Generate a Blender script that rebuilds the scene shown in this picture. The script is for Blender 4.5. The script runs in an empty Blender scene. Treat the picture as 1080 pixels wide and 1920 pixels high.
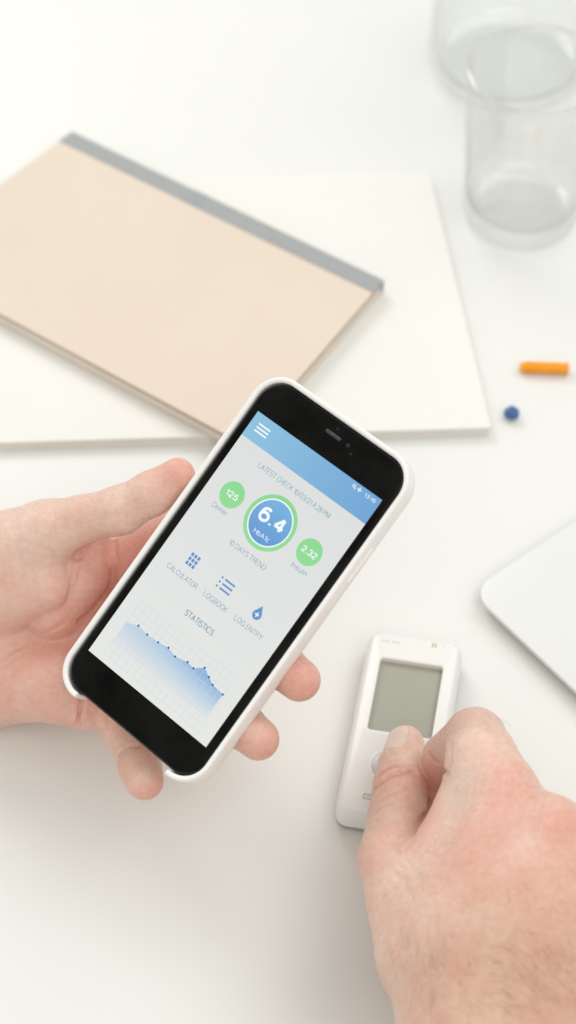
import bpy, bmesh, math, random
import numpy as np
from mathutils import Vector, Matrix
random.seed(7); RNG = np.random.default_rng(7)
S = bpy.context.scene
COL = S.collection
R_ = math.radians

# ------------------------------------------------------------------ camera, world, lamps, exposure
F_PX, PITCH, DIST = 3800.0, R_(51), 0.85
CAM = np.array([0, -DIST*math.cos(PITCH), DIST*math.sin(PITCH)])
CZ = CAM/DIST; CX = np.array([1.0, 0, 0]); CY = np.cross(CZ, CX)
CR = np.stack([CX, CY, CZ], 1)
cd = bpy.data.cameras.new('camera'); cam = bpy.data.objects.new('camera', cd); COL.objects.link(cam)
cd.sensor_fit = 'VERTICAL'; cd.sensor_height = 36; cd.lens = F_PX/1920*36
cd.clip_start = 0.02; cd.clip_end = 50
cam.location = CAM; cam.rotation_euler = Matrix([list(r) for r in CR]).to_euler()
cd.dof.use_dof = True; cd.dof.focus_distance = 0.720; cd.dof.aperture_fstop = 7.5
S.camera = cam

w = bpy.data.worlds.new('World'); S.world = w; w.use_nodes = True
bg = w.node_tree.nodes['Background']; bg.inputs[0].default_value = (1.0, 0.985, 0.95, 1); bg.inputs[1].default_value = 0.66
def area(name, loc, target, sx, sy, power, color):
    l = bpy.data.lights.new(name, 'AREA'); l.shape = 'RECTANGLE'; l.size = sx; l.size_y = sy
    l.energy = power; l.color = color
    o = bpy.data.objects.new(name, l); COL.objects.link(o); o.location = loc
    o.rotation_euler = (Vector(target)-Vector(loc)).to_track_quat('-Z', 'Y').to_euler()
    return o
area('window_light', (-1.0, 1.95, 1.9), (0, 0.05, 0), 1.35, 1.05, 27, (1.0, 0.995, 0.975))
area('right_fill_light', (1.35, 0.95, 2.1), (0, 0, 0), 1.9, 1.6, 20, (0.99, 1.0, 0.98))  # added overhead fill softbox, out of view, not an actual window
area('front_fill_light', (0.5, -1.7, 2.4), (0, 0, 0), 2.8, 1.8, 33, (1.0, 0.98, 0.95))  # added fill lamp standing in for bounce off a white wall
area('left_fill_light', (-2.6, 0.3, 0.9), (0, 0, 0), 2.2, 1.2, 6, (1.0, 0.98, 0.95))  # weak added fill that acts as a bright side wall
S.view_settings.view_transform = 'Standard'; S.view_settings.look = 'None'
S.view_settings.exposure = -0.11; S.view_settings.gamma = 1
S.cycles.use_denoising = True
S.cycles.max_bounces = 32; S.cycles.transmission_bounces = 28; S.cycles.transparent_max_bounces = 96
S.cycles.glossy_bounces = 24; S.cycles.diffuse_bounces = 6; S.cycles.sample_clamp_indirect = 0

# ------------------------------------------------------------------ helpers
def at(px, py, h):
    """world point at height h (mm) that the photograph shows at (px, py)"""
    v = CR @ np.array([(px-540)/F_PX, -(py-960)/F_PX, -1.0])
    return CAM + v*((h/1000-CAM[2])/v[2])
def V(a): return Vector([float(x) for x in a])
def tag(o, label=None, cat=None, group=None, kind=None):
    if label: o['label'] = label
    if cat: o['category'] = cat
    if group: o['group'] = group
    if kind: o['kind'] = kind
    return o
def empty(name, mat=None, loc=None):
    o = bpy.data.objects.new(name, None); COL.objects.link(o); o.empty_display_size = .02
    if mat is not None: o.matrix_world = mat
    if loc is not None: o.location = loc
    return o
def mesh(name, verts, faces, m, parent=None, smooth=True, loc=None):
    me = bpy.data.meshes.new(name); me.from_pydata([tuple(map(float, v)) for v in verts], [], faces); me.update()
    return link(name, me, m, parent, smooth, loc)
def link(name, me, m, parent=None, smooth=True, loc=None):
    if m: me.materials.append(m)
    if smooth:
        me.polygons.foreach_set('use_smooth', [True]*len(me.polygons))
    o = bpy.data.objects.new(name, me); COL.objects.link(o)
    if parent: o.parent = parent
    if loc is not None: o.location = loc
    return o
def sharp(o, deg=35):
    me = o.data; me.set_sharp_from_angle(angle=R_(deg)); return o
def fix(me):
    bm = bmesh.new(); bm.from_mesh(me); bmesh.ops.recalc_face_normals(bm, faces=bm.faces); bm.to_mesh(me); bm.free()

class N:
    def __init__(s, name):
        s.m = bpy.data.materials.new(name); s.m.use_nodes = True; s.t = s.m.node_tree
        s.b = s.t.nodes['Principled BSDF']; s.out = s.t.nodes['Material Output']
        s.co = s.t.nodes.new('ShaderNodeTexCoord')
    def set(s, **k):
        for a, v in k.items():
            a = a.replace('_', ' ')
            s.b.inputs[a].default_value = (*v, 1) if isinstance(v, tuple) and len(v) == 3 and 'Radius' not in a else v
        return s
    def noise(s, scale, detail=4, rough=.5, vec=None):
        n = s.t.nodes.new('ShaderNodeTexNoise'); n.inputs['Scale'].default_value = scale
        n.inputs['Detail'].default_value = detail; n.inputs['Roughness'].default_value = rough
        s.t.links.new(vec or s.co.outputs['Object'], n.inputs['Vector']); return n.outputs['Fac']
    def ramp(s, fac, stops):
        r = s.t.nodes.new('ShaderNodeValToRGB'); e = r.color_ramp.elements
        while len(e) < len(stops): e.new(.5)
        for i, (p, c) in enumerate(stops): e[i].position = p; e[i].color = (*c, 1)
        s.t.links.new(fac, r.inputs[0]); return r.outputs[0]
    def mix(s, fac, a, b, mode='MIX'):
        n = s.t.nodes.new('ShaderNodeMix'); n.data_type = 'RGBA'; n.blend_type = mode
        for i, v in ((0, fac), (6, a), (7, b)):
            if isinstance(v, bpy.types.NodeSocket): s.t.links.new(v, n.inputs[i])
            else: n.inputs[i].default_value = v if i == 0 else (*v, 1)
        return n.outputs[2]
    def color(s, sock): s.t.links.new(sock, s.b.inputs['Base Color']); return s
    def bump(s, h, strength=.2, dist=.0002):
        n = s.t.nodes.new('ShaderNodeBump'); n.inputs['Strength'].default_value = strength; n.inputs['Distance'].default_value = dist
        s.t.links.new(h, n.inputs['Height']); s.t.links.new(n.outputs[0], s.b.inputs['Normal']); return s

def simple(name, col, rough=.5, var=.04, scale=60, bumpd=0, bscale=900, **k):
    n = N(name)
    a = tuple(max(0, c*(1-var)) for c in col); b = tuple(min(1, c*(1+var)) for c in col)
    n.color(n.ramp(n.noise(scale), [(.3, a), (.7, b)])); n.set(Roughness=rough, **k)
    if bumpd: n.bump(n.noise(bscale, 6, .6), .4, bumpd)
    return n.m

M_table = simple('table_laminate', (.768, .777, .746), .38, .008, 6, .00002, 500, IOR=1.45)
M_paper = simple('cream_paper', (.80, .793, .752), .75, .012, 20, .00004, 600)
M_pages = simple('page_edges', (.80, .76, .69), .8, .05, 40)
M_kraft = N('kraft_cover')
k_f = M_kraft.noise(2500, 3, .7)
M_kraft.color(M_kraft.mix(.35, M_kraft.ramp(M_kraft.noise(14, 5, .6), [(.3, (.69, .595, .50)), (.7, (.73, .635, .535))]),
                          M_kraft.ramp(k_f, [(.35, (.65, .54, .43)), (.6, (.77, .68, .57))])))
M_kraft.set(Roughness=.75).bump(k_f, .3, .00004); M_kraft = M_kraft.m
M_tape = simple('book_cloth_tape', (.335, .35, .35), .6, .03, 300, .00004, 2500)
M_tape2 = simple('book_cloth_tape_overlap', (.31, .34, .35), .6, .03, 300, .00004, 2500)
M_case = simple('white_silicone', (.86, .85, .825), .42, .01, 60, 0, 1500)
M_black = simple('black_aluminium', (.012, .012, .013), .22, .05, 60)
def glossy_black():
    n = N('black_cover_glass')
    sm = n.noise(38, 5, .65); n.color(n.ramp(sm, [(.3, (.002, .002, .002)), (.8, (.013, .013, .012))]))
    n.t.links.new(n.ramp(n.noise(60, 6, .7), [(.4, (.06,)*3), (.75, (.22,)*3)]), n.b.inputs['Roughness'])
    n.set(IOR=1.45, Specular_IOR_Level=.07); return n.m
M_glassblack = glossy_black()
def emis(name, col, strength=1.0, rough=.12):
    n = N(name); n.set(Base_Color=(.01, .01, .01), Roughness=rough, Emission_Color=col, Emission_Strength=strength); return n.m
def lin(r, g, b):
    f = lambda c: ((c/255+.055)/1.055)**2.4 if c > 10 else c/255/12.92
    return f(r), f(g), f(b)
SC = 1.12
def scr(name, r, g, b): return emis(name, lin(r, g, b), SC)
def grad(name, axis, lo, hi, ca, cb):
    n = N(name); n.set(Base_Color=(.01, .01, .01), Roughness=.12, Emission_Strength=SC)
    sp = n.t.nodes.new('ShaderNodeSeparateXYZ'); n.t.links.new(n.co.outputs['Object'], sp.inputs[0])
    mr = n.t.nodes.new('ShaderNodeMapRange'); mr.inputs[1].default_value = lo; mr.inputs[2].default_value = hi
    n.t.links.new(sp.outputs[axis], mr.inputs[0])
    n.t.links.new(n.ramp(mr.outputs[0], [(0, lin(*ca)), (1, lin(*cb))]), n.b.inputs['Emission Color']); return n.m

# ------------------------------------------------------------------ rounded-rectangle lofts
def rrect(w, h, r, z, cx=0, cy=0, n=8):
    pts = []
    for (sx, sy, a0) in ((1, 1, 0), (-1, 1, 90), (-1, -1, 180), (1, -1, 270)):
        for i in range(n+1):
            a = R_(a0+90*i/n)
            pts.append((cx+sx*(w/2-r)+r*math.cos(a), cy+sy*(h/2-r)+r*math.sin(a), z))
    return pts
def loft(loops, cap0=True, cap1=True):
    v = []; f = []; n = len(loops[0])
    for l in loops: v += l
    for k in range(len(loops)-1):
        for i in range(n):
            j = (i+1) % n
            f.append((k*n+i, k*n+j, (k+1)*n+j, (k+1)*n+i))
    if cap0: f.append(tuple(reversed(range(n))))
    if cap1: f.append(tuple(range((len(loops)-1)*n, len(loops)*n)))
    return v, f
def mm(v): return [(x/1000, y/1000, z/1000) for x, y, z in v]
def box(x0, x1, y0, y1, z0, z1, bev=0):
    v = [(x, y, z) for z in (z0, z1) for (x, y) in ((x0, y0), (x1, y0), (x1, y1), (x0, y1))]
    return v, [(3, 2, 1, 0), (4, 5, 6, 7), (0, 1, 5, 4), (1, 2, 6, 5), (2, 3, 7, 6), (3, 0, 4, 7)]
def lathe(prof, n=64):
    v = []; f = []
    for r, z in prof:
        for i in range(n):
            a = 2*math.pi*i/n; v.append((r*math.cos(a), r*math.sin(a), z))
    for k in range(len(prof)-1):
        for i in range(n):
            j = (i+1) % n; f.append((k*n+i, k*n+j, (k+1)*n+j, (k+1)*n+i))
    f.append(tuple(reversed(range(n)))); f.append(tuple(range((len(prof)-1)*n, len(prof)*n)))
    return v, f

# ------------------------------------------------------------------ table top
v, f = box(-1.0, 1.0, -.75, .95, -.03, 0)
t = mesh('table_top', v, f, M_table, smooth=False); tag(t, kind='structure')
bv = t.modifiers.new('bevel', 'BEVEL'); bv.width = .003; bv.segments = 2

# ------------------------------------------------------------------ books
def quad_slab(name, pts, z0, z1, m, parent, sub=24, sag=0., bev=.0004):
    """four-cornered slab; pts are world xy corners"""
    v = []; f = []
    P = [Vector((p[0], p[1], 0)) for p in pts]
    n = sub
    for z in (z0, z1):
        for i in range(n+1):
            for j in range(n+1):
                a = P[0].lerp(P[1], i/n); b = P[3].lerp(P[2], i/n); c = a.lerp(b, j/n)
                v.append((c.x, c.y, z+sag*math.sin(i/n*3.1)*(j/n)**2))
    o = (n+1)**2; g = lambda i, j, k=0: k*o+i*(n+1)+j
    for i in range(n):
        for j in range(n):
            f.append((g(i, j), g(i, j+1), g(i+1, j+1), g(i+1, j))); f.append((g(i, j, 1), g(i+1, j, 1), g(i+1, j+1, 1), g(i, j+1, 1)))
    for i in range(n):
        f.append((g(i, 0), g(i+1, 0), g(i+1, 0, 1), g(i, 0, 1))); f.append((g(i+1, n), g(i, n), g(i, n, 1), g(i+1, n, 1)))
        f.append((g(0, i+1), g(0, i), g(0, i, 1), g(0, i+1, 1))); f.append((g(n, i), g(n, i+1), g(n, i+1, 1), g(n, i, 1)))
    ob = mesh(name, v, f, m, parent, smooth=True); fix(ob.data); sharp(ob)
    if bev:
        b = ob.modifiers.new('bevel', 'BEVEL'); b.width = bev; b.segments = 2; b.limit_method = 'ANGLE'
    return ob
def inset(P, d):
    c = sum((Vector((p[0], p[1])) for p in P), Vector((0, 0)))/4
    out = []
    for p in P:
        q = Vector((p[0], p[1])); out.append(q+(c-q).normalized()*d)
    return out
HB = 5.2
big = [at(-330, 338, HB), at(806, 322, HB), at(922, 802, HB), at(-420, 843, HB)]
wb = empty('sketchbook'); tag(wb, 'large thick cream white sketchbook lying under the beige notebook', 'sketchbook')
quad_slab('cover', big, .0002, .0011, M_paper, wb, bev=.0003)
quad_slab('pages', inset(big, .0012), .0011, .0042, M_pages, wb, bev=.0003)
for k in range(1, 5):
    quad_slab('sheet', inset(big, .0007+.0002*(k % 2)), .0011+.0006*k, .0014+.0006*k, M_paper, wb, sub=2, bev=0)
quad_slab('cover', big, .0042, HB/1000, M_paper, wb, bev=.0004)
HN = 12.5
nb = [at(135, 248, HN), at(718, 527, HN), at(455, 832, HN), at(-192, 485, HN)]
nbo = empty('notebook'); tag(nbo, 'beige kraft notebook with blue grey cloth spine lying on the sketchbook', 'notebook')
quad_slab('back_cover', nb, .0055, .0061, M_kraft, nbo, bev=.0002)
quad_slab('pages', inset(nb, .0012), .0061, .0104, M_paper, nbo, bev=.0002)
for k in range(4):
    quad_slab('sheet', inset(nb, .0004+.0004*(k % 2)), .0066+.0009*k, .0070+.0009*k, M_pages, nbo, sub=2, bev=0)
quad_slab('front_cover', nb, .0117, HN/1000, M_kraft, nbo, bev=.0002)
quad_slab('cover_lining', inset(nb, -.00012), .0109, .01165, simple('brown_board', (.36, .25, .16), .8, .08, 400), nbo, sub=8, bev=0)
A, B, C_, D_ = [Vector((p[0], p[1])) for p in nb]
def strip(a0, a1, w0, w1, z0, z1, m):
    p = [A.lerp(B, a0), A.lerp(B, a1), None, None]
    d0 = (D_-A).normalized(); d1 = (C_-B).normalized()
    dd = lambda t: d0.lerp(d1, t)
    q = [p[0]+dd(a0)*w0, p[1]+dd(a1)*w0, p[1]+dd(a1)*w1, p[0]+dd(a0)*w1]
    return quad_slab('spine_tape', q, z0, z1, m, nbo, sub=6, bev=.0001)
TW = .0088
strip(-.002, .455, -.0004, TW, .0114, .01270, M_tape); strip(.41, 1.002, -.00045, TW+.0001, .0113, .01282, M_tape)
strip(.41, .455, -.00050, TW-.0001, .0115, .01290, M_tape2)
sv = strip(-.001, 1.001, -.0007, -.0001, .0056, .0123, M_tape)

# ------------------------------------------------------------------ laptop corner
HL = 10.0
LH = 7.0  # height of the closed laptop, mm
c0 = at(880, 1107, LH); a_ = at(1080, 975, LH)-c0; b_ = at(1080, 1312, LH)-c0
a_ /= np.linalg.norm(a_); b_ /= np.linalg.norm(b_); b_ = b_-a_*(a_@b_); b_ /= np.linalg.norm(b_)
lw, lh = .30, .212
Ml = Matrix.Translation(V(c0)+V(a_)*lw/2+V(b_)*lh/2) @ Matrix([[a_[0], b_[0], 0, 0], [a_[1], b_[1], 0, 0], [0, 0, 1, 0], [0, 0, 0, 1]])
Ml.translation.z = 0
if Ml.determinant() < 0: Ml = Ml @ Matrix.Diagonal((1, -1, 1, 1))
Ml = Matrix.Translation(Ml.translation) @ Matrix.Rotation(math.atan2(a_[1], a_[0]), 4, 'Z') @ Matrix.Diagonal((1, 1, LH/HL, 1))
lap = empty('laptop', Ml); tag(lap, 'closed silver laptop with a rounded corner at the right edge', 'laptop')
M_alu = simple('silver_aluminium', (.73, .74, .73), .45, .01, 30, .00001, 3000, Metallic=.25)
rr = 11
v, f = loft([rrect(lw*1000-34, lh*1000-34, rr-3, 1.2, n=12), rrect(lw*1000-26, lh*1000-26, rr-2, 1.8, n=12), rrect(lw*1000-8, lh*1000-8, rr-1, 4.6, n=12), rrect(lw*1000-2, lh*1000-2, rr, 6.2, n=12), rrect(lw*1000-.8, lh*1000-.8, rr, 6.9, n=12), rrect(lw*1000-1.2, lh*1000-1.2, rr, 7.1, n=12)])
sharp(mesh('base', mm(v), f, M_alu, lap))
v, f = loft([rrect(lw*1000-1.2, lh*1000-1.2, rr, 7.5, n=12), rrect(lw*1000, lh*1000, rr, 7.9, n=12), rrect(lw*1000, lh*1000, rr, 9.2, n=12), rrect(lw*1000-.6, lh*1000-.6, rr-.3, 9.8, n=12), rrect(lw*1000-2, lh*1000-2, rr-1, HL, n=12)])
sharp(mesh('lid', mm(v), f, M_alu, lap))
v, f = loft([rrect(lw*1000-3, lh*1000-3, rr, 7.0, n=12), rrect(lw*1000-3, lh*1000-3, rr, 7.6, n=12)])
mesh('gasket', mm(v), f, M_alu, lap)
for sx in (-1, 1):
    for sy in (-1, 1):
        v, f = lathe([(6, 0), (6.5, .4), (6.5, 1.4)], 24)
        mesh('rubber_foot', mm(v), f, M_black, lap, loc=(sx*.110, sy*.070, 0))

# ------------------------------------------------------------------ glass and carafe with water
def glassmat(name, col, ior, clear=.955, fior=1.62, tint=(.998, 1, .999)):
    n = N(name); n.set(Base_Color=col, Roughness=0.0, IOR=ior, Transmission_Weight=1.0)
    tb = n.t.nodes.new('ShaderNodeBsdfTransparent'); tb.inputs[0].default_value = (*tint, 1)
    gb = n.t.nodes.new('ShaderNodeBsdfGlossy'); gb.inputs['Roughness'].default_value = .015
    lw_ = n.t.nodes.new('ShaderNodeLayerWeight'); lw_.inputs[0].default_value = .5
    pw = n.t.nodes.new('ShaderNodeMath'); pw.operation = 'POWER'; pw.inputs[1].default_value = 5; n.t.links.new(lw_.outputs['Facing'], pw.inputs[0])
    fr = n.t.nodes.new('ShaderNodeMath'); fr.operation = 'MULTIPLY_ADD'; n.t.links.new(pw.outputs[0], fr.inputs[0])
    f0 = ((fior-1)/(fior+1))**2; fr.inputs[1].default_value = 1-f0; fr.inputs[2].default_value = f0
    tr = n.t.nodes.new('ShaderNodeMixShader'); n.t.links.new(fr.outputs[0], tr.inputs[0]); n.t.links.new(tb.outputs[0], tr.inputs[1]); n.t.links.new(gb.outputs[0], tr.inputs[2])
    mx_ = n.t.nodes.new('ShaderNodeMixShader'); mx_.inputs[0].default_value = clear
    n.t.links.new(n.b.outputs[0], mx_.inputs[1]); n.t.links.new(tr.outputs[0], mx_.inputs[2]); n.t.links.new(mx_.outputs[0], n.out.inputs[0])
    return n.m
M_glass = glassmat('clear_glass', (1, 1, 1), 1.45)
M_water = glassmat('water', (1, 1, 1), 1.33, .965, 1.36, (.997, 1, .9995))
g0 = at(975, 404, 0)
gl = empty('tumbler', loc=V(g0)); tag(gl, 'clear glass tumbler half filled with water beside the sketchbook', 'glass')
RB, RT, GH = 27.0, 31.5, 88.0
def gr(z): return RB+(RT-RB)*(z/GH)**1.0
outer = [(.01, 1.2), (RB-8, .8), (RB-4.5, 0), (RB-2.0, .9), (RB-.5, 3)]+[(gr(z), z) for z in np.linspace(7, GH-1, 14)]+[(RT-.3, GH-.2)]
inner = [(RT-.7, GH+.1), (RT-1.2, GH-.7)]+[(gr(z)-1.3, z) for z in np.linspace(GH-4, 14, 12)]+[(RB-4.5, 9.8), (RB-9, 8.4), (.01, 8)]
v, f = lathe(outer+inner, 96); v, f = v, f[:-2]
o = mesh('wall', mm(v), f, M_glass, gl); fix(o.data)
rimv, rimf = [], []
for i in range(96):
    for j in range(10):
        a = 2*math.pi*i/96; b = 2*math.pi*j/10; rr_ = RT-.62+.72*math.cos(b)
        rimv.append((rr_*math.cos(a), rr_*math.sin(a), GH+.05+.72*math.sin(b))); rimf.append((i*10+j, (i+1) % 96*10+j, (i+1) % 96*10+(j+1) % 10, i*10+(j+1) % 10))
M_rim = glassmat('rim_glass', (1, 1, 1), 1.45, .05)
mesh('rim', mm(rimv), rimf, M_rim, gl)
WZ = 42
wt = [(.01, 7.9), (RB-8.9, 8.3), (RB-4.4, 9.7)]+[(gr(z)-1.2, z) for z in np.linspace(14, WZ, 8)]+[(gr(WZ)-2.0, WZ-.6), (gr(WZ)-4, WZ-.8), (.01, WZ-.8)]
v, f = lathe(wt, 96); v, f = v, f[:-2]
o = mesh('water', mm(v), f, M_water, smooth=True, loc=V(g0)); fix(o.data); sharp(o, 50); tag(o, 'still water half filling the clear tumbler at the upper right', 'water')
j0 = at(952, 128, 0)
ja = empty('carafe', loc=V(j0)); tag(ja, 'wide clear glass carafe with water behind the tumbler, cut by top edge', 'carafe')
JR = 41.0
out = [(.01, 1.5), (JR-14, 1), (JR-9, 0), (JR-4, 1.6), (JR-1.2, 6), (JR, 14)]+[(JR-z*.015, z) for z in (30, 60, 90, 120)]+[(JR-6, 150), (JR-16, 175), (JR-20, 195), (JR-17, 214), (JR-16.6, 216)]
inn = [(JR-18.4, 215.5), (JR-21.8, 195), (JR-18, 174.5), (JR-8, 149)]+[(JR-2-z*.015, z) for z in (120, 90, 60, 30, 15)]+[(JR-4, 9), (JR-9, 6.2), (JR-18, 5.4), (.01, 5.2)]
v, f = lathe(out+inn, 96); f = f[:-2]
M_carafe = glassmat('carafe_glass', (1, 1, 1), 1.45, .985, 1.45); M_cwater = glassmat('carafe_water', (1, 1, 1), 1.33, .985, 1.33, (.988, .996, .994))
o = mesh('wall', mm(v), f, M_carafe, ja); fix(o.data)
JW = 28
v, f = lathe([(.01, 5.1), (JR-17.9, 5.3), (JR-8.9, 6.1), (JR-3.9, 8.9), (JR-2.1, 15), (JR-2.2, JW), (JR-3.2, JW-.7), (JR-5, JW-.9), (.01, JW-.9)], 96); f = f[:-2]
o = mesh('water', mm(v), f, M_cwater, loc=V(j0)); fix(o.data); sharp(o, 50); tag(o, 'shallow water in the bottom of the wide carafe behind the tumbler', 'water')

# ------------------------------------------------------------------ orange cap and blue bead
M_orange = simple('orange_plastic', (1.0, .36, .0), .4, .03, 200, Subsurface_Weight=.1, Subsurface_Radius=(.004, .0015, .0003), Subsurface_Scale=1.0)
p0 = at(975, 688, 2.7); p1 = at(1066, 691, 2.7); ax = V(p1-p0); ln = ax.length*1000
oc = empty('needle_cap', Matrix.Translation(V(p0)) @ ax.to_track_quat('Z', 'Y').to_matrix().to_4x4())
tag(oc, 'small bright orange plastic needle cap lying on the white table', 'needle cap')
v, f = lathe([(.01, .25), (1.8, .05), (2.1, .2), (2.25, .7), (2.3, ln*.55), (2.4, ln-2.2), (2.4, ln-.1), (2.0, ln-.1), (1.9, 2), (.01, 2)], 40)
o = mesh('cap_shell', mm(v), f, M_orange, oc); sharp(o, 40)
v, f = lathe([(2.45, ln-1.5), (2.8, ln-1.3), (2.85, ln-.2), (2.45, ln)], 40); sharp(mesh('rim', mm(v), f[:-2], M_orange, oc), 40)
for i in range(8):
    a = i*math.pi/4; vv, ff = box(-.22, .22, -.15, .2, 2.5, ln-3)
    q = Matrix.Rotation(a, 3, 'Z')
    vv = [q @ Vector((x, y+2.32, z)) for x, y, z in vv]
    mesh('rib', mm(vv), ff, M_orange, oc)
M_blue = simple('blue_coating', (.045, .13, .33), .3, .25, 500)
vb = []; fb = []
bm = bmesh.new(); bmesh.ops.create_icosphere(bm, subdivisions=5, radius=1)
for q in bm.verts:
    x, y, z = q.co; g = math.exp(-((x*.75-z*.35-.1*y)/.13)**2)
    rr_ = 1-.10*g+.04*math.sin(5*x+2*y); q.co = Vector((x*3.45, y*3.2, z*2.8))*rr_
me = bpy.data.meshes.new('bead'); bm.to_mesh(me); bm.free(); me.transform(Matrix.Scale(.001, 4))
o = link('bead', me, M_blue); o.location = V(at(960, 774, 2.7)); tag(o, 'small round dark blue bead on the table below the orange cap', 'bead')

# ------------------------------------------------------------------ smartphone
RP = np.array([[0.72975, 0.57937, -0.36304], [-0.54042, 0.81404, 0.2128], [0.41881, 0.0409, 0.90715]])
TP = CAM + CR @ np.array([-0.01934, -0.02254, -0.70525]); RW = CR @ RP
MP = Matrix.Translation(V(TP)) @ Matrix([list(r) for r in RW]).to_4x4()
ph = empty('smartphone', MP); tag(ph, 'black smartphone in a white case showing a diabetes log app screen', 'smartphone')
W2, H2 = 66.0, 131.9
v, f = loft([rrect(W2-4, H2-4, 8, -7.3), rrect(W2-1.2, H2-1.2, 9.4, -6.6), rrect(W2, H2, 10, -5.2), rrect(W2, H2, 10, -1.9), rrect(W2-.5, H2-.5, 9.7, -1.1), rrect(W2-1.4, H2-1.4, 9.3, -.75)])
sharp(mesh('body', mm(v), f, M_black, ph), 50)
v, f = loft([rrect(W2-1.5, H2-1.5, 9.2, -.8, n=14), rrect(W2-1.5, H2-1.5, 9.2, -.55, n=14), rrect(W2-1.9, H2-1.9, 9.1, -.25, n=14), rrect(W2-2.7, H2-2.7, 8.8, -.06, n=14), rrect(W2-3.8, H2-3.8, 8.4, 0, n=14)])
sharp(mesh('cover_glass', mm(v), f, M_glassblack, ph), 50)
# case: swept wall, open at the lower end
def case_path():
    w, h, r, n = 70.0/2, 136.4/2, 11.6, 14
    P = []
    def arc(cx, cy, a0, a1):
        for i in range(n+1):
            a = R_(a0+(a1-a0)*i/n); P.append((cx+r*math.cos(a), cy+r*math.sin(a), math.cos(a), math.sin(a)))
    P.append((22.5, -h, 0, -1)); arc(w-r, -h+r, -90, 0)
    for t_ in (.2, .5, .8): P.append((w, -h+r+t_*2*(h-r), 1, 0))
    arc(w-r, h-r, 0, 90)
    for t_ in (.3, .7): P.append((w-r-t_*2*(w-r), h, 0, 1))
    arc(-w+r, h-r, 90, 180)
    for t_ in (.2, .5, .8): P.append((-w, h-r-t_*2*(h-r), -1, 0))
    arc(-w+r, -h+r, 180, 262)
    P.append((-22.5, -h+.1, 0, -1))
    return P
prof = [(0.45, .95), (.15, .75), (0, .2), (-.02, -3), (.02, -6), (.5, -7.9), (1.4, -9.0), (3.0, -9.55), (6.0, -9.7), (6.0, -7.4), (2.6, -7.4), (1.75, -6.2), (1.72, -1.2), (2.05, .1), (1.75, .75), (1.2, 1.0)]
CP = case_path(); v = []; f = []
for (x, y, nx, ny) in CP:
    for (o_, z) in prof: v.append((x-nx*o_, y-ny*o_, z))
k = len(prof)
for i in range(len(CP)-1):
    for j in range(k):
        j2 = (j+1) % k; f.append((i*k+j, (i+1)*k+j, (i+1)*k+j2, i*k+j2))
f.append(tuple(range(k))); f.append(tuple(reversed(range((len(CP)-1)*k, len(CP)*k))))
cs = mesh('phone_case', mm(v), f, M_case, ph); fix(cs.data); sharp(cs, 60)
b = cs.modifiers.new('bevel', 'BEVEL'); b.width = .00035; b.segments = 3; b.limit_method = 'ANGLE'; b.angle_limit = R_(60)
v, f = loft([rrect(70.0-11.9, 136.4-11.9, 6, -9.68), rrect(70.0-11.5, 136.4-11.5, 6.2, -7.45)])
o = mesh('back_plate', mm(v), f, M_case, cs)
for (y0, y1) in ((21.8, 36.7),):
    v, f = loft([rrect(2.6, y1-y0, 1.25, -.2), rrect(2.6, y1-y0, 1.25, .3), rrect(1.9, y1-y0-.7, .9, .55)])
    vv = [(35.0+z, (y0+y1)/2+y, -4.2+x) for x, y, z in v]
    o = mesh('side_button', mm(vv), f, M_case, cs); fix(o.data); sharp(o, 50)
v, f = loft([rrect(6.9, 1.35, .67, .02), rrect(6.9, 1.35, .67, .09)])
M_grille = simple('grille_grey', (.035, .037, .042), .5, .1, 3000)
mesh('speaker_grille', mm([(x, y+60.5, z-.01) for x, y, z in v]), f, M_grille, ph)
for (cx, cy, r_, c_) in ((6.9, 60.5, .75, (.006, .007, .013)), (9.6, 58.6, .45, (.012, .004, .004)), (0, 63.2, .4, (.008, .008, .01))):
    v, f = lathe([(r_, .015), (r_, .05), (r_*.8, .06)], 20)
    mesh('sensor', mm([(x+cx, y+cy, z) for x, y, z in v]), f, simple('sensor_lens', c_, .2), ph)
# screen panel and its printed interface: flat layers a few hundredths of a millimetre apart
v, f = box(-29.25, 29.25, -52.05, 52.05, .005, .03)
scn = mesh('screen', mm(v), f, grad('screen_white', 1, -.052, .052, (222, 225, 222), (213, 216, 215)), ph, smooth=False)
def flat(name, poly, z, m, parent=None):
    return mesh(name, mm([(x, y, z) for x, y in poly]), [tuple(range(len(poly)))], m, parent or scn, smooth=False)
def disc(name, cx, cy, r, z, m, r2=0):
    n = 72; a = [2*math.pi*i/n for i in range(n)]
    if not r2: return flat(name, [(cx+r*math.cos(t_), cy+r*math.sin(t_)) for t_ in a], z, m)
    v = [(cx+q*math.cos(t_), cy+q*math.sin(t_), z) for q in (r, r2) for t_ in a]
    return mesh(name, mm(v), [(i, (i+1) % n, n+(i+1) % n, n+i) for i in range(n)], m, scn, smooth=False)
def rect(name, x0, x1, y0, y1, z, m): return flat(name, [(x0, y0), (x1, y0), (x1, y1), (x0, y1)], z, m)
def arc(cx, cy, rx, ry, a0, a1, n=14):
    return [(cx+rx*math.cos(R_(a0+(a1-a0)*i/n)), cy+ry*math.sin(R_(a0+(a1-a0)*i/n))) for i in range(n+1)]
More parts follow.
